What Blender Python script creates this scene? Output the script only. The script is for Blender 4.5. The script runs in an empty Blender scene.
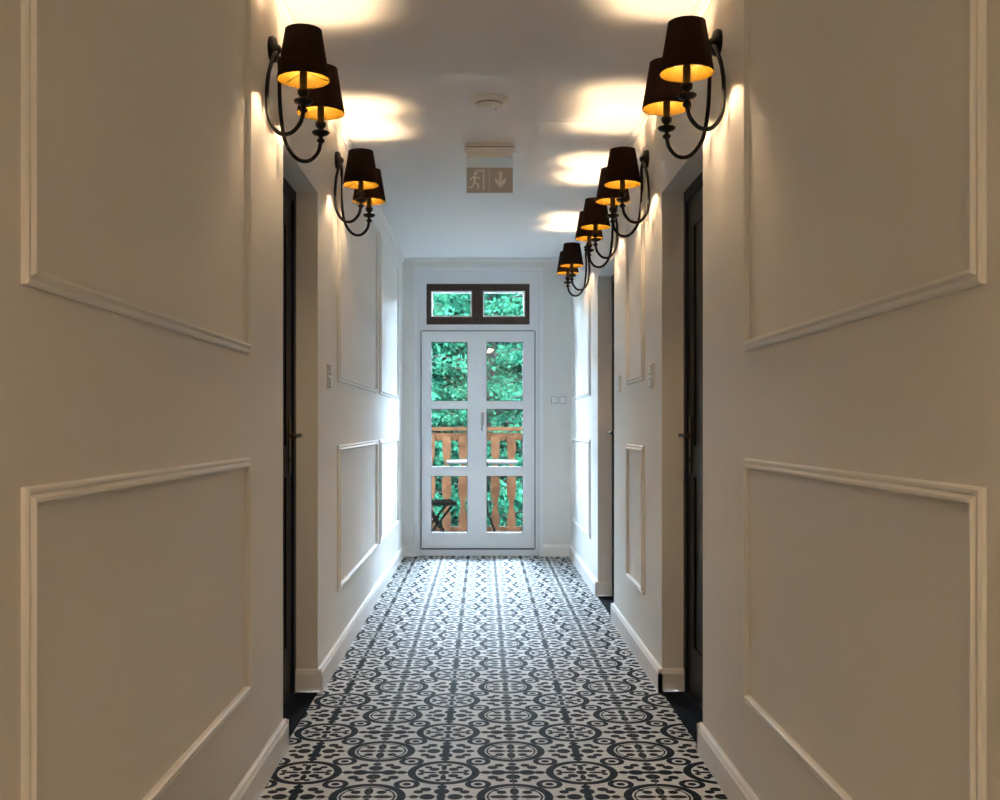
import bpy, math, random
import numpy as np
from mathutils import Vector, Matrix
random.seed(7); rng=np.random.default_rng(7)
scene=bpy.context.scene

# ------------------------------------------------------------------ constants
F=1050.0; H=1.13
XL=-0.70; XR=0.76; YE=9.10; YB=-2.2; ZC=2.586

# ------------------------------------------------------------------ materials
def mat(name, col, rough=0.6, metal=0.0, bump=0.0, bscale=200, var=0.0, vscale=3, spec=0.5, emit=None, estr=0):
    m=bpy.data.materials.new(name); m.use_nodes=True
    nt=m.node_tree; b=nt.nodes['Principled BSDF']
    b.inputs['Base Color'].default_value=(*col,1)
    b.inputs['Roughness'].default_value=rough; b.inputs['Metallic'].default_value=metal
    b.inputs['Specular IOR Level'].default_value=spec
    tc=nt.nodes.new('ShaderNodeTexCoord')
    if var>0:
        n=nt.nodes.new('ShaderNodeTexNoise'); n.inputs['Scale'].default_value=vscale; n.inputs['Detail'].default_value=4
        r=nt.nodes.new('ShaderNodeValToRGB')
        r.color_ramp.elements[0].position=0.3; r.color_ramp.elements[1].position=0.7
        r.color_ramp.elements[0].color=(*[c*(1-var) for c in col],1); r.color_ramp.elements[1].color=(*[min(1,c*(1+var)) for c in col],1)
        nt.links.new(tc.outputs['Object'],n.inputs['Vector']); nt.links.new(n.outputs['Fac'],r.inputs['Fac']); nt.links.new(r.outputs['Color'],b.inputs['Base Color'])
    if bump>0:
        n=nt.nodes.new('ShaderNodeTexNoise'); n.inputs['Scale'].default_value=bscale; n.inputs['Detail'].default_value=3
        bp=nt.nodes.new('ShaderNodeBump'); bp.inputs['Strength'].default_value=bump; bp.inputs['Distance'].default_value=0.002
        nt.links.new(tc.outputs['Object'],n.inputs['Vector']); nt.links.new(n.outputs['Fac'],bp.inputs['Height']); nt.links.new(bp.outputs['Normal'],b.inputs['Normal'])
    if emit: 
        b.inputs['Emission Color'].default_value=(*emit,1); b.inputs['Emission Strength'].default_value=estr
    return m
M_wall=mat('wall_paint',(0.83,0.81,0.775),0.7,bump=0.2,bscale=160,var=0.015,vscale=2)
M_ceil=mat('ceiling_paint',(0.86,0.845,0.82),0.85,bump=0.1,bscale=120)
M_trim=mat('trim_paint',(0.87,0.85,0.815),0.45)
M_white=mat('white_lacquer',(0.87,0.88,0.89),0.35)
M_black=mat('black_door_paint',(0.007,0.007,0.008),0.4,bump=0.05,bscale=40,spec=0.15)
M_dark=mat('threshold_dark',(0.005,0.005,0.006),0.8,var=0.2,vscale=30,spec=0.03)
M_iron=mat('black_iron',(0.0030,0.0024,0.0022),0.4,metal=0.0,spec=0.16)
M_brass=mat('dark_bronze',(0.05,0.036,0.022),0.35,metal=0.9)
M_steel=mat('brushed_steel',(0.5,0.5,0.5),0.3,metal=0.9)
M_plastic=mat('white_plastic',(0.86,0.86,0.84),0.35)
M_gap=mat('dark_gap',(0.05,0.05,0.05),0.7)
M_shade=mat('dark_linen_shade',(0.024,0.011,0.007),0.9,bump=0.6,bscale=900,var=0.3,vscale=300,spec=0.1)
M_gold=mat('gold_lining',(0.042,0.0215,0.0011),0.5,spec=0.03)
M_bulb=mat('warm_bulb',(1,0.8,0.5),0.4,emit=(1,0.71,0.42),estr=370)
M_fill_dome=mat('fill_dome_glow',(0.9,0.9,0.88),0.4,emit=(1,0.75,0.50),estr=25)  # glow of the added fill dome, out of view
M_brown=mat('dark_walnut',(0.045,0.025,0.018),0.45,var=0.35,vscale=12)
M_pine=mat('brown_pine',(0.0125,0.0050,0.0021),0.7,var=0.4,vscale=9,spec=0.01)
M_deck=mat('deck_boards',(0.007,0.005,0.004),0.7,var=0.3,vscale=6,spec=0.02)
M_bark=mat('tree_bark',(0.003,0.0026,0.002),0.9,var=0.4,vscale=8,bump=0.6,bscale=20,spec=0.03)
M_ground=mat('garden_grass',(0.0005,0.0026,0.0014),0.95,var=0.6,vscale=1.2,spec=0.0)
M_signbox=mat('sign_housing',(0.88,0.88,0.87),0.4)
M_signplate=mat('sign_plate',(0.46,0.46,0.45),0.4)
M_pict=mat('sign_pictogram',(0.87,0.87,0.86),0.4)
M_gasket_shade=mat('gasket_and_shadow_gap',(0.03,0.03,0.03),0.6)  # pane gaskets, and dark strips standing in for the shadow gap around leaves
M_tabletop=mat('table_laminate',(0.010,0.009,0.008),0.6,spec=0.02)
M_chair=mat('chair_metal_wood',(0.0010,0.0008,0.0007),0.8,spec=0.0)

def leafmat(name,c1,c2):
    m=bpy.data.materials.new(name); m.use_nodes=True; nt=m.node_tree
    nt.nodes.remove(nt.nodes['Principled BSDF']); out=nt.nodes['Material Output']
    tc=nt.nodes.new('ShaderNodeTexCoord'); n=nt.nodes.new('ShaderNodeTexNoise'); n.inputs['Scale'].default_value=1.8; n.inputs['Detail'].default_value=10; n.inputs['Roughness'].default_value=0.8
    r=nt.nodes.new('ShaderNodeValToRGB'); r.color_ramp.elements[0].position=0.44; r.color_ramp.elements[1].position=0.62
    r.color_ramp.elements[0].color=(*c1,1); r.color_ramp.elements[1].color=(*c2,1)
    d=nt.nodes.new('ShaderNodeBsdfDiffuse'); t=nt.nodes.new('ShaderNodeBsdfTranslucent'); mx=nt.nodes.new('ShaderNodeMixShader'); mx.inputs[0].default_value=0.35
    L=nt.links.new
    L(tc.outputs['Object'],n.inputs['Vector']); L(n.outputs['Fac'],r.inputs['Fac']); L(r.outputs['Color'],d.inputs['Color']); L(r.outputs['Color'],t.inputs['Color'])
    L(d.outputs[0],mx.inputs[1]); L(t.outputs[0],mx.inputs[2]); L(mx.outputs[0],out.inputs['Surface'])
    return m
M_leaf=leafmat('leaves_teal',(0.0002,0.0036,0.0020),(0.0098,0.042,0.0220))
M_leaf2=leafmat('needles_dark',(0.0001,0.0010,0.0006),(0.0006,0.0048,0.0030))

def glassmat():
    m=bpy.data.materials.new('window_glass'); m.use_nodes=True; nt=m.node_tree
    nt.nodes.remove(nt.nodes['Principled BSDF']); out=nt.nodes['Material Output']
    t=nt.nodes.new('ShaderNodeBsdfTransparent'); t.inputs[0].default_value=(0.93,0.97,0.97,1)
    g=nt.nodes.new('ShaderNodeBsdfGlossy'); g.inputs['Roughness'].default_value=0.02
    fr=nt.nodes.new('ShaderNodeFresnel'); fr.inputs[0].default_value=1.45
    mx=nt.nodes.new('ShaderNodeMixShader'); L=nt.links.new
    L(fr.outputs[0],mx.inputs[0]); L(t.outputs[0],mx.inputs[1]); L(g.outputs[0],mx.inputs[2]); L(mx.outputs[0],out.inputs['Surface'])
    return m
M_glass=glassmat()

def floormat():
    m=bpy.data.materials.new('patterned_cement_tile'); m.use_nodes=True; nt=m.node_tree
    b=nt.nodes['Principled BSDF']; L=nt.links.new
    def inp(n,i,v):
        if isinstance(v,(int,float)): n.inputs[i].default_value=v
        else: L(v,n.inputs[i])
    def mt(op,a,b_=None,c=None):
        n=nt.nodes.new('ShaderNodeMath'); n.operation=op; inp(n,0,a)
        if b_ is not None: inp(n,1,b_)
        if c is not None: inp(n,2,c)
        return n.outputs[0]
    geo=nt.nodes.new('ShaderNodeNewGeometry'); sp=nt.nodes.new('ShaderNodeSeparateXYZ'); L(geo.outputs['Position'],sp.inputs[0])
    P=0.45
    X=mt('ADD',sp.outputs['X'],-0.097+P*10); Y=mt('ADD',sp.outputs['Y'],-0.05+P*20)
    def cell(v,p):
        return mt('ABSOLUTE',mt('SUBTRACT',mt('FRACT',mt('DIVIDE',v,p)),0.5))
    a=cell(X,P); bb=cell(Y,P)
    ca=mt('SUBTRACT',0.5,a); cb=mt('SUBTRACT',0.5,bb)
    K=1.14
    def ln(p,q): return mt('SQRT',mt('ADD',mt('MULTIPLY',p,p),mt('MULTIPLY',q,q)))
    dc=ln(ca,cb); d0=ln(a,bb)
    def lt(v,t): return mt('LESS_THAN',v,t*K)
    def band(v,c,w): return lt(mt('ABSOLUTE',mt('SUBTRACT',v,c)),w)
    def off(p,q,cx,cy): return ln(mt('SUBTRACT',p,cx),mt('SUBTRACT',q,cy))
    def dot(p,q,cx,cy,r): return lt(off(p,q,cx,cy),r)
    def ell(p,q,cx,cy,rx,ry): return lt(ln(mt('DIVIDE',mt('SUBTRACT',p,cx),rx),mt('DIVIDE',mt('SUBTRACT',q,cy),ry)),1.0)
    S=[]
    S+=[band(dc,0.232,0.025), lt(dc,0.030), ell(ca,cb,0.105,0.0,0.058,0.027), ell(ca,cb,0.0,0.105,0.027,0.058),
        dot(ca,cb,0.088,0.088,0.030), dot(ca,cb,0.128,0.128,0.018), band(dc,0.184,0.006)]
    S+=[band(d0,0.232,0.025), lt(d0,0.036), dot(a,bb,0.070,0.070,0.033), dot(a,bb,0.115,0.115,0.024),
        ell(a,bb,0.11,0.0,0.055,0.018), ell(a,bb,0.0,0.11,0.018,0.055), dot(a,bb,0.165,0.035,0.020), dot(a,bb,0.035,0.165,0.020)]
    q=off(a,bb,0.25,0.25); S+=[band(q,0.072,0.018), lt(q,0.026)]
    for (u,v) in ((a,bb),(bb,a)):
        S+=[dot(u,v,0.5,0.095,0.046), ell(u,v,0.395,0.0,0.050,0.046), ell(u,v,0.5,0.0,0.075,0.026), dot(u,v,0.5,0.185,0.028),
            ell(u,v,0.305,0.0,0.034,0.030), dot(u,v,0.355,0.110,0.034), dot(u,v,0.405,0.160,0.030), mt('MULTIPLY',lt(v,0.009),mt('GREATER_THAN',u,0.25))]
    s=S[0]
    for q in S[1:]: s=mt('MAXIMUM',s,q)
    ga=mt('SUBTRACT',0.5,cell(X,P)); gb=mt('SUBTRACT',0.5,cell(Y,P))
    g=mt('LESS_THAN',mt('MINIMUM',ga,gb),0.005)
    nz=nt.nodes.new('ShaderNodeTexNoise'); nz.inputs['Scale'].default_value=25; nz.inputs['Detail'].default_value=5
    L(geo.outputs['Position'],nz.inputs['Vector'])
    r=nt.nodes.new('ShaderNodeValToRGB'); r.color_ramp.elements[0].color=(0.60,0.60,0.585,1); r.color_ramp.elements[1].color=(0.76,0.76,0.745,1); L(nz.outputs['Fac'],r.inputs['Fac'])
    mx=nt.nodes.new('ShaderNodeMix'); mx.data_type='RGBA'; L(s,mx.inputs[0]); L(r.outputs[0],mx.inputs[6]); mx.inputs[7].default_value=(0.0045,0.006,0.009,1)
    mx2=nt.nodes.new('ShaderNodeMix'); mx2.data_type='RGBA'; L(g,mx2.inputs[0]); L(mx.outputs[2],mx2.inputs[6]); mx2.inputs[7].default_value=(0.05,0.05,0.05,1)
    L(mx2.outputs[2],b.inputs['Base Color'])
    b.inputs['Roughness'].default_value=0.58
    L(mt('SUBTRACT',0.12,mt('MULTIPLY',s,0.095)),b.inputs['Specular IOR Level'])
    bp=nt.nodes.new('ShaderNodeBump'); bp.inputs['Strength'].default_value=0.4; bp.inputs['Distance'].default_value=0.001; L(mt('SUBTRACT',1.0,g),bp.inputs['Height']); L(bp.outputs[0],b.inputs['Normal'])
    return m
M_floor=floormat()

# ------------------------------------------------------------------ mesh builder
class B:
    def __init__(s): s.v=[]; s.f=[]; s.mi=[]; s.sm=[]; s.mats=[]
    def m(s,mat):
        if mat not in s.mats: s.mats.append(mat)
        return s.mats.index(mat)
    def add(s,vs,fs,mat,smooth=False):
        o=len(s.v); s.v+= [tuple(v) for v in vs]; k=s.m(mat)
        for f in fs: s.f.append([i+o for i in f]); s.mi.append(k); s.sm.append(smooth)
    def box(s,a,b,mat,bev=0.0):
        x0,x1=sorted((a[0],b[0]));y0,y1=sorted((a[1],b[1]));z0,z1=sorted((a[2],b[2]))
        if bev<=0:
            vs=[(x,y,z) for z in(z0,z1) for y in(y0,y1) for x in(x0,x1)]
            s.add(vs,[(0,2,3,1),(4,5,7,6),(0,1,5,4),(2,6,7,3),(0,4,6,2),(1,3,7,5)],mat)
        else:
            import bmesh
            bm=bmesh.new(); bmesh.ops.create_cube(bm,size=1)
            for v in bm.verts: v.co=Vector((x0+(v.co.x+.5)*(x1-x0),y0+(v.co.y+.5)*(y1-y0),z0+(v.co.z+.5)*(z1-z0)))
            bmesh.ops.bevel(bm,geom=bm.edges[:],offset=bev,segments=2,affect='EDGES')
            bm.verts.index_update()
            s.add([v.co[:] for v in bm.verts],[[v.index for v in f.verts] for f in bm.faces],mat); bm.free()
    def lathe(s,prof,c,mat,n=24,axis='Z',smooth=True,cap=True):
        vs=[];fs=[]
        for (r,h) in prof:
            for i in range(n):
                t=2*math.pi*i/n; p=(r*math.cos(t),r*math.sin(t),h)
                if axis=='X': p=(h,r*math.cos(t),r*math.sin(t))
                if axis=='Y': p=(r*math.sin(t),h,r*math.cos(t))
                vs.append((c[0]+p[0],c[1]+p[1],c[2]+p[2]))
        for j in range(len(prof)-1):
            for i in range(n):
                k=(i+1)%n; fs.append((j*n+i,j*n+k,(j+1)*n+k,(j+1)*n+i))
        if cap:
            fs.append(tuple(range(n))[::-1]); fs.append(tuple((len(prof)-1)*n+i for i in range(n)))
        s.add(vs,fs,mat,smooth)
    def tube(s,pts,r,mat,n=10,smooth=True):
        pts=[Vector(p) for p in pts]; rs=r if isinstance(r,(list,tuple)) else [r]*len(pts)
        t=(pts[1]-pts[0]).normalized(); ref=Vector((0,0,1)) if abs(t.z)<.9 else Vector((1,0,0))
        nrm=t.cross(ref).normalized(); vs=[];fs=[]
        for i,p in enumerate(pts):
            tt=(pts[min(i+1,len(pts)-1)]-pts[max(i-1,0)]).normalized()
            nrm=(nrm-tt*nrm.dot(tt)).normalized(); bn=tt.cross(nrm)
            for k in range(n):
                a=2*math.pi*k/n; vs.append((p+(nrm*math.cos(a)+bn*math.sin(a))*rs[i])[:])
        for j in range(len(pts)-1):
            for i in range(n):
                k=(i+1)%n; fs.append((j*n+i,j*n+k,(j+1)*n+k,(j+1)*n+i))
        fs.append(tuple(range(n))[::-1]); fs.append(tuple((len(pts)-1)*n+i for i in range(n)))
        s.add(vs,fs,mat,smooth)
    def poly(s,pts2,fn,d,mat):
        n=len(pts2); vs=[fn(u,v,0) for u,v in pts2]+[fn(u,v,d) for u,v in pts2]
        fs=[tuple(range(n))[::-1],tuple(range(n,2*n))]+[(i,(i+1)%n,n+(i+1)%n,n+i) for i in range(n)]
        s.add(vs,fs,mat)
    def obj(s,name,parent=None,loc=(0,0,0),rot=(0,0,0)):
        me=bpy.data.meshes.new(name); me.from_pydata(s.v,[],s.f); 
        for mm in s.mats: me.materials.append(mm)
        me.polygons.foreach_set('material_index',s.mi); me.polygons.foreach_set('use_smooth',s.sm); me.update()
        import bmesh
        bm=bmesh.new(); bm.from_mesh(me); bmesh.ops.recalc_face_normals(bm,faces=bm.faces[:]); bm.to_mesh(me); bm.free()
        o=bpy.data.objects.new(name,me); scene.collection.objects.link(o); o.location=loc; o.rotation_euler=rot
        if parent: o.parent=parent
        return o
def smoothpath(pts,n=6):
    P=[Vector(p) for p in pts]; P=[P[0]*2-P[1]]+P+[P[-1]*2-P[-2]]; out=[]
    for i in range(1,len(P)-2):
        for k in range(n):
            t=k/n; a,b,c,d=P[i-1],P[i],P[i+1],P[i+2]
            out.append(0.5*((2*b)+(-a+c)*t+(2*a-5*b+4*c-d)*t*t+(-a+3*b-3*c+d)*t**3))
    out.append(P[-2]); return out

# ------------------------------------------------------------------ room shell
T=0.30; ZD=2.12
doorsL=[(3.675,4.45)]; doorsR=[(3.63,4.46),(6.09,6.95)]
def sidewall(name,x,sgn,doors):
    b=B(); y=YB
    for (d0,d1) in doors:
        b.box((x,y,0),(x+sgn*T,d0,ZC),M_wall); b.box((x,d0,ZD),(x+sgn*T,d1,ZC),M_wall); y=d1
    b.box((x,y,0),(x+sgn*T,YE,ZC),M_wall); b.obj(name)
sidewall('wall_left',XL,-1,doorsL); sidewall('wall_right',XR,1,doorsR)
OX0,OX1,OZ=-0.565,0.49,2.475   # garden door opening
b=B(); b.box((XL-T,YE,0),(OX0,YE+0.35,ZC),M_wall); b.box((OX1,YE,0),(XR+T,YE+0.35,ZC),M_wall); b.box((OX0,YE,OZ),(OX1,YE+0.35,ZC),M_wall); b.obj('wall_end')
b=B(); b.box((XL-T,YB-0.2,0),(XR+T,YB,ZC),M_wall); b.obj('wall_back')
b=B(); b.box((XL-T,YB-0.2,-0.15),(XR+T,YE+0.35,0),M_floor); b.obj('floor')
b=B(); b.box((XL-T,YB-0.2,ZC),(XR+T,YE+0.35,ZC+0.15),M_ceil)
b.obj('ceiling')
b=B(); 
for (x0,x1,y0,y1) in [(0.26,0.53,5.02,5.03),(0.26,0.53,5.36,5.37),(0.26,0.27,5.03,5.36),(0.52,0.53,5.03,5.36)]:
    b.box((x0,y0,ZC-0.002),(x1,y1,ZC),M_ceil)
b.box((0.272,5.032,ZC-0.001),(0.518,5.358,ZC),M_ceil)
b.obj('ceiling_access_hatch')

# baseboards : profile (depth,height)
BP=[(0,0),(0.018,0),(0.018,0.082),(0.014,0.088),(0.012,0.096),(0.006,0.102),(0,0.102)]
def base_run(b,p0,p1,nrm):
    p0=Vector((*p0,0));p1=Vector((*p1,0));n=Vector((*nrm,0)); k=len(BP)
    vs=[(p0+n*d+Vector((0,0,h)))[:] for d,h in BP]+[(p1+n*d+Vector((0,0,h)))[:] for d,h in BP]
    b.add(vs,[tuple(range(k))[::-1],tuple(range(k,2*k))]+[(i,(i+1)%k,k+(i+1)%k,k+i) for i in range(k)],M_trim)
RD=0.092
def baseside(name,x,sgn,doors):
    b=B(); y=YB
    for d0,d1 in doors:
        base_run(b,(x,y),(x,d0+0.018),(-sgn,0)); base_run(b,(x-sgn*0.018,d0),(x+sgn*RD,d0),(0,1))
        base_run(b,(x-sgn*0.018,d1),(x+sgn*RD,d1),(0,-1)); y=d1-0.018
    base_run(b,(x,y),(x,YE),(-sgn,0)); b.obj(name)
baseside('baseboard_left',XL,-1,doorsL); baseside('baseboard_right',XR,1,doorsR)
b=B(); base_run(b,(XL,YE),(OX0-0.03,YE),(0,-1)); base_run(b,(OX1+0.03,YE),(XR,YE),(0,-1)); b.obj('baseboard_end')
b=B(); base_run(b,(XL,YB),(XR,YB),(0,1)); b.obj('baseboard_back')

# crown strip
def crown(name,p0,p1,nrm):
    b=B(); prof=[(0,0),(0.022,0),(0.022,-0.012),(0.012,-0.022),(0.006,-0.034),(0,-0.034)]
    p0=Vector((*p0,ZC));p1=Vector((*p1,ZC));n=Vector((*nrm,0)); k=len(prof)
    vs=[(p0+n*d+Vector((0,0,h)))[:] for d,h in prof]+[(p1+n*d+Vector((0,0,h)))[:] for d,h in prof]
    b.add(vs,[tuple(range(k))[::-1],tuple(range(k,2*k))]+[(i,(i+1)%k,k+(i+1)%k,k+i) for i in range(k)],M_ceil); b.obj(name)
crown('trim_1',(XL,YB),(XL,YE),(1,0)); crown('trim_2',(XR,YB),(XR,YE),(-1,0)); crown('trim_3',(XL,YE),(XR,YE),(0,-1))

# wall panel mouldings
TP=[(0,0),(0,0.007),(0.004,0.011),(0.009,0.011),(0.011,0.008),(0.014,0.008),(0.019,0.016),(0.024,0.016),(0.028,0.010),(0.028,0)]
tc=[3]
def panel(x,sgn,y0,y1,z0,z1):
    b=B(); k=len(TP); vs=[]
    for t,h in TP:
        X=x-sgn*h
        vs+=[(X,y0+t,z0+t),(X,y1-t,z0+t),(X,y1-t,z1-t),(X,y0+t,z1-t)]
    fs=[]
    for j in range(k-1):
        for i in range(4): fs.append((j*4+i,j*4+(i+1)%4,(j+1)*4+(i+1)%4,(j+1)*4+i))
    b.add(vs,fs,M_trim); tc[0]+=1; b.obj('trim_%d'%tc[0])
ZU0,ZU1,ZL0,ZL1=1.345,2.44,0.335,1.037
for (y0,y1) in [(-1.9,-0.25),(-0.05,1.42),(1.59,3.12),(5.03,6.87),(7.07,8.58)]:
    panel(XL,-1,y0,y1,ZU0,ZU1); panel(XL,-1,y0,y1,ZL0,ZL1)
for (y0,y1) in [(-1.9,-0.25),(-0.05,1.42),(1.585,3.02),(4.93,5.5),(7.40,8.85)]:
    panel(XR,1,y0,y1,ZU0,ZU1); panel(XR,1,y0,y1,ZL0,ZL1)

# ------------------------------------------------------------------ room doors
def roomdoor(name,x,sgn,y0,y1):
    root=bpy.data.objects.new(name,None); scene.collection.objects.link(root); root.location=(x+sgn*0.1,(y0+y1)/2,0)
    inv=Matrix.Translation(-root.location)
    def fin(b,n):
        o=b.obj(n); o.parent=root; o.matrix_parent_inverse=inv
    xf=x+sgn*RD
    b=B(); # frame (black)
    b.box((xf,y0,0),(xf+sgn*0.10,y0+0.045,ZD),M_black); b.box((xf,y1-0.045,0),(xf+sgn*0.10,y1,ZD),M_black); b.box((xf,y0+0.045,ZD-0.045),(xf+sgn*0.10,y1-0.045,ZD),M_black)
    fin(b,'door_frame')
    b=B(); xl=xf+sgn*0.02
    ya,yb=y0+0.048,y1-0.048; zt=ZD-0.048
    b.box((xl,ya,0.012),(xl+sgn*0.04,yb,zt),M_black)
    e=sgn*-0.008
    b.box((xl,ya,0.012),(xl+e,ya+0.11,zt),M_black); b.box((xl,yb-0.11,0.012),(xl+e,yb,zt),M_black)
    for z0,z1 in [(0.012,0.22),(0.92,1.05),(zt-0.12,zt)]: b.box((xl,ya+0.11,z0),(xl+e,yb-0.11,z1),M_black)
    fin(b,'door_leaf')
    b=B(); yh=yb-0.055; zh=1.09; xs=xl+e
    b.box((xs,yh-0.022,zh-0.16),(xs-sgn*0.006,yh+0.022,zh+0.08),M_brass,0.002)
    b.lathe([(0.012,0),(0.010,-sgn*0.012),(0.008,-sgn*0.03),(0.008,-sgn*0.05)],(xs,yh,zh),M_brass,16,'X')
    b.tube(smoothpath([(xs-sgn*0.045,yh,zh),(xs-sgn*0.052,yh-0.03,zh+0.002),(xs-sgn*0.050,yh-0.08,zh),(xs-sgn*0.045,yh-0.12,zh-0.006)]),0.008,M_brass)
    b.lathe([(0.011,0),(0.011,-sgn*0.010)],(xs,yh,zh-0.1),M_brass,16,'X')
    fin(b,'lever_handle')
    b=B(); b.box((x+sgn*0.0,y0,0),(xf+sgn*0.12,y1,0.006),M_dark); fin(b,'threshold')
    b=B()
    for zz in (0.25,1.05,1.85): b.lathe([(0.008,-0.045),(0.008,0.045)],(xs-sgn*0.004,ya+0.002,zz),M_iron,12,'Z')
    fin(b,'hinges')
roomdoor('door_1',XL,-1,*doorsL[0]); roomdoor('door_2',XR,1,*doorsR[0]); roomdoor('door_3',XR,1,*doorsR[1])

# ------------------------------------------------------------------ french garden door
root=bpy.data.objects.new('door_4',None); scene.collection.objects.link(root); root.location=((OX0+OX1)/2,YE+0.08,0)
inv=Matrix.Translation(-root.location)
def fin(b,n):
    o=b.obj(n); o.parent=root; o.matrix_parent_inverse=inv
YF=YE+0.04; k=YF/F
def X_(px): return (px-483)*k
def Z_(py): return H-(py-426)*k
b=B(); D=0.09
def fb(px0,px1,py0,py1,y0=YF,y1=YF+D,m=M_white,bev=0.003): b.box((X_(px0),y0,Z_(py0)),(X_(px1),y1,Z_(py1)),m,bev)
b.box((OX0,YF,0),(X_(427),YF+D,OZ),M_white,0.003); b.box((X_(529),YF,0),(OX1,YF+D,OZ),M_white,0.003)
b.box((X_(427),YF,Z_(284)),(X_(529),YF+D,OZ),M_white); b.box((X_(427),YF,Z_(334)),(X_(529),YF+D,Z_(324)),M_white,0.003)
b.box((X_(427),YF,0),(X_(529),YF+D,Z_(547)),M_white,0.003)
for (xa,xb,za,zb_) in [(OX0-0.03,OX0,0,OZ+0.03),(OX1,OX1+0.03,0,OZ+0.03),(OX0,OX1,OZ,OZ+0.03)]:
    b.box((xa,YE-0.012,za),(xb,YE,zb_),M_white)
fb(420.6,421.4,331,549,YF-0.004,YF+0.01,M_gasket_shade,0); fb(534.6,535.4,331,549,YF-0.004,YF+0.01,M_gasket_shade,0); fb(421.6,534.4,330.5,331.2,YF-0.004,YF+0.01,M_gasket_shade,0); fb(421.6,534.4,548.2,549.5,YF-0.004,YF+0.01,M_gasket_shade,0)  # dark strips paint the shadow gap between frame and door leaves
fin(b,'outer_frame')
b=B(); # transom sash, dark brown
y0=YF-0.010;y1=YF+0.07
fb(426.5,529.5,284,291,y0,y1,M_brown); fb(426.5,529.5,317,324.5,y0,y1,M_brown); fb(426.5,431,291,317,y0,y1,M_brown); fb(525,529.5,291,317,y0,y1,M_brown); fb(472,483,291,317,y0,y1,M_brown)
for a_,c_ in ((431,472),(483,525)):
    fb(a_,c_,291,292.5,y0+.008,y1-.008,M_white,0); fb(a_,c_,315.5,317,y0+.008,y1-.008,M_white,0); fb(a_,a_+1.5,292.5,315.5,y0+.008,y1-.008,M_white,0); fb(c_-1.5,c_,292.5,315.5,y0+.008,y1-.008,M_white,0)
b.lathe([(0.012,0),(0.012,-0.012),(0.007,-0.014),(0.007,-0.03)],(X_(477.5),y0,Z_(320)),M_iron,12,'Y')
fin(b,'transom_sash')
b=B()
for (p0,p1,g0,g1) in ((422,477.4,431,467.5),(478.6,534,486.5,523)):
    y0=YF-0.012;y1=YF+0.05
    fb(p0,g0,332,548,y0,y1); fb(g1,p1,332,548,y0,y1)
    for (r0,r1) in ((332,342),(401,409),(467,476),(533,548)): fb(g0,g1,r0,r1,y0+0.002,y1)
    for (r0,r1) in ((342,401),(409,467),(476,533)):
        for q in ((g0,g0+.5,r0,r1),(g1-.5,g1,r0,r1),(g0,g1,r0,r0+.5),(g0,g1,r1-.5,r1)): fb(*q,y0+0.012,y1-0.01,M_gasket_shade,0)
fb(475.5,480.5,334,547,YF-0.022,YF-0.012)
fin(b,'door_leaves')
b=B()
for (g0,g1) in ((431,467.5),(486.5,523)):
    for (r0,r1) in ((342,401),(409,467),(476,533)): fb(g0,g1,r0,r1,YF+0.018,YF+0.022,M_glass,0)
for a_,c_ in ((431,472),(483,525)): fb(a_,c_,291,317,YF+0.038,YF+0.042,M_glass,0)
fin(b,'glass_panes')
b=B(); xh=X_(482.5); zh=Z_(417)
b.box((xh-0.014,YF-0.03,zh-0.07),(xh+0.014,YF-0.012,zh+0.04),M_steel,0.003)
b.lathe([(0.009,0),(0.009,-0.045)],(xh,YF-0.03,zh),M_steel,12,'Y')
b.tube(smoothpath([(xh,YF-0.07,zh),(xh-0.003,YF-0.075,zh-0.04),(xh-0.006,YF-0.072,zh-0.12)]),0.009,M_steel)
fin(b,'lever_handle')

# ------------------------------------------------------------------ sconces
def sconce(x,sgn,y,z=2.375):
    b=B()
    b.lathe([(0.040,0),(0.042,0.004),(0.042,0.014),(0.036,0.022),(0.018,0.026),(0.012,0.034),(0.004,0.038)],(0,0,0),M_iron,28,'X')
    for s in(-1,1):
        tx,ty=0.14,s*0.175
        b.tube(smoothpath([(0.022,s*0.006,-0.01),(0.022,s*0.050,-0.04),(0.014,s*0.090,-0.11),(0.014,s*0.118,-0.19),(0.026,s*0.140,-0.270),(0.060,s*0.160,-0.318),(0.100,s*0.172,-0.322),(0.130,s*0.176,-0.292),(tx,ty,-0.255)]),0.0068,M_iron)
        b.lathe([(0.006,-0.262),(0.013,-0.256),(0.014,-0.250),(0.007,-0.243),(0.007,-0.238),(0.026,-0.231),(0.031,-0.224),(0.029,-0.221),(0.012,-0.219),(0.009,-0.212),(0.017,-0.203),(0.019,-0.192),(0.012,-0.184),(0.012,-0.125),(0.018,-0.120),(0.018,-0.117),(0.010,-0.116)],(tx,ty,0),M_iron,20)
        b.lathe([(0.008,-0.116),(0.0135,-0.102),(0.015,-0.088),(0.0125,-0.068),(0.006,-0.050),(0.001,-0.044)],(tx,ty,0),M_bulb,14)
        rb,rt,zb,zt=0.082,0.057,-0.158,-0.003
        b.lathe([(rb-0.0015,zb),(rb,zb),(rb,zb+0.004),(rt,zt-0.003),(rt,zt),(rt-0.0015,zt)],(tx,ty,0),M_shade,40,cap=False)
        b.lathe([(rb-0.0015,zb),(rt-0.0015,zt)],(tx,ty,0),M_gold,40,cap=False)
        for q in range(3):
            a=q*2.094+0.4; b.tube([(tx+0.011*math.cos(a),ty+0.011*math.sin(a),-0.135),(tx+(rb-0.003)*math.cos(a),ty+(rb-0.003)*math.sin(a),-0.152)],0.0012,M_iron,5)
    b.obj('wall_sconce',None,(x,y,z),(0,0,0 if sgn<0 else math.pi))
for y,z in ((0.45,2.37),(3.45,2.367),(4.99,2.392)): sconce(XL,-1,y,z)  # first sconce is out of view, added to brighten the near wall
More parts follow.
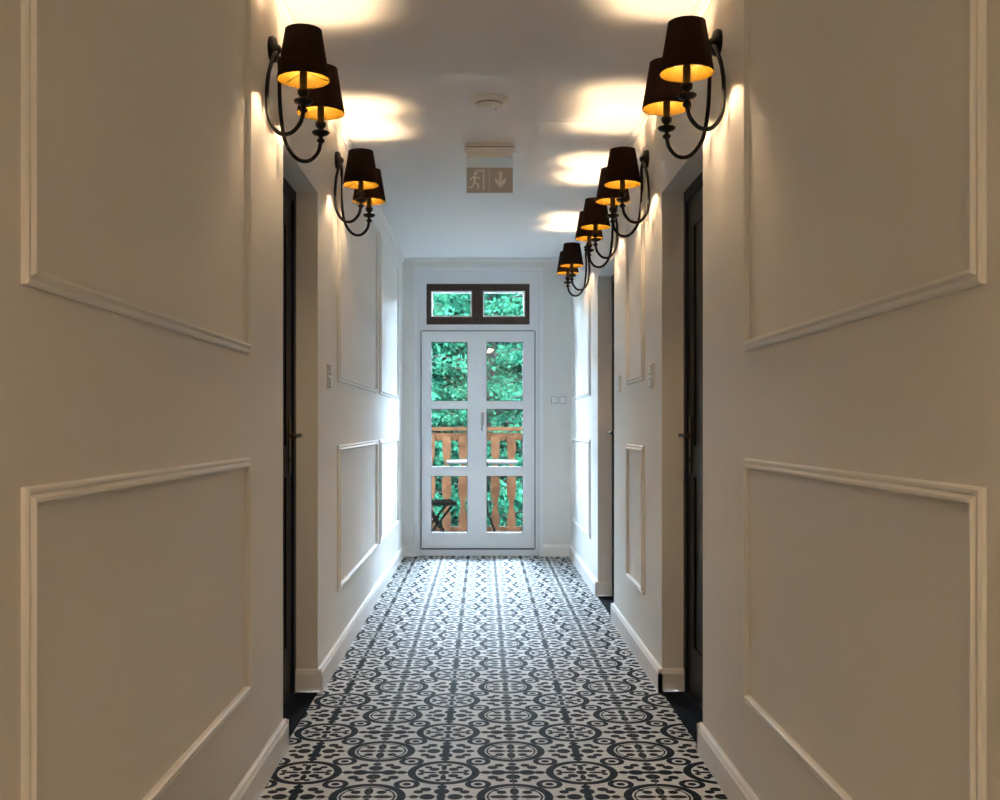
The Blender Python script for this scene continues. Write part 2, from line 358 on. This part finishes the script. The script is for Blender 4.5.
for y,z in ((0.45,2.37),(3.37,2.360),(4.84,2.360),(5.96,2.382),(7.50,2.405)): sconce(XR,1,y,z)  # the one nearest the camera is unseen, added to light the near wall

# unseen dome behind the camera, added as warm fill for the near walls
for yy in (-1.3,):
    b=B(); b.lathe([(0.17,0),(0.17,-0.02),(0.16,-0.025)],(0,0,0),M_signbox,40)
    b.lathe([(0.158,-0.02),(0.155,-0.045),(0.13,-0.07),(0.08,-0.088),(0.01,-0.095)],(0,0,0),M_fill_dome,40)
    b.obj('added_fill_dome',None,(0.03,yy,ZC))

# ------------------------------------------------------------------ switches
def switch(loc,rotz,w,h,gangs,horiz):
    b=B(); b.box((-w/2,-0.012,-h/2),(w/2,0,h/2),M_plastic,0.003)
    for g in range(gangs):
        if horiz: cx=(g-(gangs-1)/2)*w/gangs; cz=0; gw=w/gangs-0.022; gh=h-0.022
        else: cx=0; cz=(g-(gangs-1)/2)*h/gangs; gw=w-0.022; gh=h/gangs-0.022
        b.box((cx-gw/2-0.003,-0.0126,cz-gh/2-0.003),(cx+gw/2+0.003,-0.009,cz+gh/2+0.003),M_gap)
        b.box((cx-gw/2,-0.017,cz-gh/2),(cx+gw/2,-0.009,cz+gh/2),M_plastic,0.0015)
    b.obj('light_switch',None,loc,(0,0,rotz))
switch((XL,4.74,1.352),math.pi/2,0.085,0.115,2,False)
switch((XR,4.69,1.352),-math.pi/2,0.085,0.115,2,False)
switch((XR,5.79,1.36),-math.pi/2,0.085,0.10,1,False)
switch((0.655,YE,1.355),0,0.145,0.075,2,True)

# ------------------------------------------------------------------ smoke detector
b=B(); b.lathe([(0.086,0),(0.086,-0.010),(0.080,-0.016),(0.060,-0.018),(0.058,-0.030),(0.048,-0.040),(0.020,-0.044),(0.003,-0.044)],(0,0,0),M_plastic,40)
b.lathe([(0.0595,-0.021),(0.0595,-0.026)],(0,0,0),M_gap,40,cap=False)
b.lathe([(0.004,-0.043),(0.004,-0.046)],(0.03,0,0),M_gap,10)
b.obj('smoke_detector',None,(0.027,4.68,ZC))

# ------------------------------------------------------------------ exit sign
root=bpy.data.objects.new('exit_sign',None); scene.collection.objects.link(root); root.location=(0.035,5.44,ZC)
def finr(b,n): o=b.obj(n); o.parent=root
b=B(); b.box((-0.13,-0.035,-0.05),(0.13,0.035,0),M_signbox,0.006)
b.box((-0.118,-0.008,-0.07),(0.118,0.008,-0.05),M_signbox)
b.box((-0.122,-0.0365,-0.020),(0.122,-0.034,-0.017),M_gap)
finr(b,'housing')
b=B(); b.box((-0.12,-0.003,-0.118),(0.12,0.003,-0.07),M_glass); finr(b,'clear_acrylic')
b=B(); b.box((-0.12,-0.004,-0.248),(0.12,0.004,-0.118),M_signplate,0.001); finr(b,'sign_plate')
b=B()
def fn(u,v,w): return (u,-0.0045-w,v-0.183)
def pp(pts): b.poly(pts,fn,0.0012,M_pict)
pp([(-0.035,0.052),(-0.028,0.052),(-0.028,-0.052),(-0.035,-0.052)]); pp([(-0.070,0.052),(-0.035,0.052),(-0.035,0.045),(-0.070,0.045)])
pp([(-0.074+0.010*math.cos(t),0.034+0.010*math.sin(t)) for t in [i*math.pi/6 for i in range(12)]])
pp([(-0.084,0.022),(-0.070,0.022),(-0.072,-0.012),(-0.086,-0.012)])
pp([(-0.074,0.022),(-0.070,0.016),(-0.052,0.004),(-0.046,0.010)])
pp([(-0.084,0.022),(-0.100,0.010),(-0.104,-0.002),(-0.098,-0.004),(-0.092,0.006),(-0.082,0.012)])
pp([(-0.074,-0.012),(-0.056,-0.020),(-0.056,-0.044),(-0.063,-0.044),(-0.064,-0.026),(-0.080,-0.016)])
pp([(-0.086,-0.012),(-0.094,-0.034),(-0.112,-0.034),(-0.112,-0.041),(-0.090,-0.041),(-0.078,-0.014)])
b.poly([(-0.004,0.058),(-0.001,0.058),(-0.001,-0.058),(-0.004,-0.058)],fn,0.0012,M_signbox)
pp([(0.048,0.044),(0.064,0.044),(0.064,-0.006),(0.084,0.012),(0.084,-0.008),(0.056,-0.042),(0.028,-0.008),(0.028,0.012),(0.048,-0.006)])
finr(b,'pictograms')

# ------------------------------------------------------------------ outside : balcony
b=B(); y=YE+0.35
while y<11.0:
    b.box((-2.2,y,-0.10),(2.2,y+0.135,-0.06),M_deck,0.004); y+=0.142
for x in(-2.0,0,2.0): b.box((x-0.05,YE+0.35,-0.25),(x+0.05,11.0,-0.10),M_deck)
b.obj('balcony_deck')
b=B(); YR=10.75
b.box((-2.2,YR-0.06,1.08),(2.2,YR+0.07,1.12),M_pine,0.006); b.box((-2.2,YR-0.02,0.98),(2.2,YR+0.025,1.06),M_pine,0.004)
b.box((-2.2,YR-0.02,0.02),(2.2,YR+0.025,0.10),M_pine,0.004)
for x in(-2.15,2.15): b.box((x-0.05,YR-0.05,-0.06),(x+0.05,YR+0.05,1.08),M_pine,0.004)
x=-2.02
while x<2.05:
    side=[(0.044,0.06),(0.044,0.20),(0.034,0.25),(0.022,0.31),(0.026,0.37),(0.044,0.43),(0.048,0.52),(0.044,0.60),(0.028,0.68),(0.022,0.74),(0.034,0.80),(0.044,0.86),(0.044,1.03)]
    n=len(side); vs=[];fs=[]
    for yy in (YR-0.022,YR-0.044):
        vs+=[(x+a,yy,z) for a,z in side]+[(x-a,yy,z) for a,z in side]
    for i in range(n-1):
        for o in(0,2*n): fs.append((o+i,o+i+1,o+n+i+1,o+n+i))
        fs.append((i,i+1,2*n+i+1,2*n+i)); fs.append((n+i,n+i+1,3*n+i+1,3*n+i))
    fs.append((0,n,3*n,2*n)); fs.append((n-1,2*n-1,4*n-1,3*n-1))
    b.add(vs,fs,M_pine); x+=0.165
b.obj('balcony_railing')

def bar(b,p,q,r=0.011,m=M_chair): b.tube([p,q],r,m,8)
b=B()
for s in(-0.19,0.19):
    b.tube(smoothpath([(0.20,s,0),(0.02,s,0.30),(-0.16,s,0.62),(-0.22,s,0.86)]),0.012,M_chair); bar(b,(-0.20,s*0.9,0),(0.17,s*0.9,0.45))
    bar(b,(-0.20,s,0.45),(0.20,s,0.45))
for i in range(7): b.box((-0.20+i*0.058,-0.20,0.452),(-0.155+i*0.058,0.20,0.472),M_chair)
for z,xx in((0.68,-0.175),(0.76,-0.197),(0.83,-0.215)): b.box((xx-0.008,-0.19,z-0.028),(xx+0.006,0.19,z+0.028),M_chair,0.003)
bar(b,(0.20,-0.19,0.012),(0.20,0.19,0.012)); bar(b,(-0.20,-0.17,0.012),(-0.20,0.17,0.012))
b.obj('folding_chair',None,(-0.47,9.95,-0.050),(0,0,0.15))
b=B()
b.lathe([(0.34,0.82),(0.35,0.825),(0.35,0.845),(0.34,0.85)],(0,0,0),M_tabletop,40)
for a in (0.785,2.356,3.927,5.498): b.tube(smoothpath([(0.06*math.cos(a),0.06*math.sin(a),0.82),(0.04*math.cos(a),0.04*math.sin(a),0.45),(0.26*math.cos(a),0.26*math.sin(a),0.012)]),0.010,M_chair)
b.lathe([(0.06,0.44),(0.06,0.455)],(0,0,0),M_chair,20)
b.obj('bistro_table',None,(-0.01,10.25,-0.055))

# ------------------------------------------------------------------ trees
def tree(x,y,z0,h,R,nleaf,lm,lo=0.1,ls=0.075,conifer=False):
    b=B(); b.tube(smoothpath([(0,0,0),(0.1,0.05,h*0.35),(-0.08,0.1,h*0.7),(0,0,h)],4),[0.16-0.14*i/12 for i in range(13)],M_bark,10)
    br=[]
    nb=46
    for i in range(nb):
        zz=h*(lo+(1-lo)*i/nb); a=i*2.4+random.random(); 
        rr=R*((1-zz/h)*0.95+0.08) if conifer else R*math.sqrt(max(0.05,1-((zz/h-0.5)/0.58)**2))*random.uniform(0.75,1.05)
        dz=(-0.25 if conifer else 0.12)*rr
        pts=[(0,0,zz),(rr*.5*math.cos(a),rr*.5*math.sin(a),zz+dz*.8+0.15),(rr*math.cos(a+.15),rr*math.sin(a+.15),zz+dz)]
        pth=smoothpath(pts,4); b.tube(pth,[0.04-0.034*j/(len(pth)-1) for j in range(len(pth))],M_bark,5); br.append(pth)
    per=nleaf//nb; allv=[]
    for pth in br:
        P=np.array([p[:] for p in pth]); t=rng.random(per)**0.7*(len(P)-1.001); i0=t.astype(int); fr=(t-i0)[:,None]
        c=P[i0]*(1-fr)+P[i0+1]*fr
        d=P[-1]-P[0]; d/=np.linalg.norm(d); side=np.array([-d[1],d[0],0]); side/=np.linalg.norm(side)+1e-6
        w=(0.08+0.30*R*0.5*np.sin(np.clip(t/(len(P)-1),0,1)*2.6))[:,None]
        off=rng.normal(size=(per,1))*w; c=c+side*off+np.array([0,0,1])*(rng.normal(size=(per,1))*0.04-np.abs(off)*0.25)
        u=rng.normal(size=(per,3)); u+=side*np.sign(off)*1.2; u[:,2]-=0.4; u/=np.linalg.norm(u,axis=1)[:,None]
        n=rng.normal(size=(per,3))*0.5+np.array([0,0,1]); v=np.cross(u,n); v/=np.linalg.norm(v,axis=1)[:,None]
        s=ls*rng.uniform(0.6,1.2,size=(per,1)); wd=0.22 if conifer else 0.34
        allv.append(np.stack([c,c+u*s*.45+v*s*wd,c+u*s,c+u*s*.45-v*s*wd],1).reshape(-1,3))
    A=np.concatenate(allv); o=len(b.v); k=b.m(lm); b.v+=[tuple(q) for q in A.tolist()]
    nq=len(A)//4
    b.f+=[[o+4*i,o+4*i+1,o+4*i+2,o+4*i+3] for i in range(nq)]; b.mi+=[k]*nq; b.sm+=[False]*nq
    me=b.obj('leafy_tree' if not conifer else 'spruce_tree',None,(x,y,z0),(0,0,random.random()*6))
G=-3.2
tree(-1.7,15.2,G,7.5,2.0,17000,M_leaf,ls=0.095); tree(1.7,15.6,G,7.8,2.1,17000,M_leaf,ls=0.095); tree(0.1,19.5,G,8.5,2.4,16000,M_leaf,ls=0.12)
tree(-4.6,19.5,G,8.5,2.3,14000,M_leaf,ls=0.12); tree(4.8,19.5,G,8.5,2.3,14000,M_leaf,ls=0.12)
for x,y in((-1.6,26.0),(1.9,26.2),(-5.4,27),(5.8,27)): tree(x,y,G,11,2.8,16000,M_leaf2,ls=0.24,conifer=True,lo=0.03)
b=B(); vs=[];fs=[]; nx=30; ys=[9.45,20,28,31,33,35,37,40,50,60]; zs=[0,0,0,1.5,4.5,7.5,9.5,10,10,10]
for j,(yy,zz) in enumerate(zip(ys,zs)):
    for i in range(nx): vs.append((-30+60*i/(nx-1),yy,G+zz+(random.uniform(-.3,.3) if zz>0 else 0)))
for j in range(len(ys)-1):
    for i in range(nx-1): o=j*nx+i; fs.append((o,o+1,o+nx+1,o+nx))
b.add(vs,fs,M_ground,True); b.obj('garden_ground')

# ------------------------------------------------------------------ world + light
w=bpy.data.worlds.new('sky'); scene.world=w; w.use_nodes=True; nt=w.node_tree
bg=nt.nodes['Background']; bg.inputs['Strength'].default_value=82.0
tcn=nt.nodes.new('ShaderNodeTexCoord'); sx=nt.nodes.new('ShaderNodeSeparateXYZ'); rp=nt.nodes.new('ShaderNodeValToRGB')
rp.color_ramp.elements[0].position=0.0; rp.color_ramp.elements[0].color=(0.66,0.81,1.0,1); rp.color_ramp.elements[1].position=0.8; rp.color_ramp.elements[1].color=(0.61,0.77,1.0,1)
nt.links.new(tcn.outputs['Generated'],sx.inputs[0]); nt.links.new(sx.outputs['Z'],rp.inputs['Fac']); nt.links.new(rp.outputs['Color'],bg.inputs['Color'])
pl=bpy.data.lights.new('sky_portal','AREA'); pl.shape='RECTANGLE'; pl.size=1.0; pl.size_y=2.4
try: pl.cycles.is_portal=True
except Exception as e: print('portal',e); pl.energy=0
po=bpy.data.objects.new('sky_portal',pl); scene.collection.objects.link(po); po.location=(-0.04,YE+0.30,1.25); po.rotation_euler=(-math.pi/2,0,0)

# ------------------------------------------------------------------ camera
cam=bpy.data.cameras.new('camera'); co=bpy.data.objects.new('camera',cam); scene.collection.objects.link(co)
co.location=(0,0,H); co.rotation_euler=(math.pi/2,0,0); cam.sensor_width=36; cam.lens=F*36/1000; cam.shift_x=0.017; cam.shift_y=0.026; cam.clip_start=0.05
scene.camera=co
scene.view_settings.view_transform='Standard'; scene.view_settings.look='None'; scene.view_settings.exposure=1.25
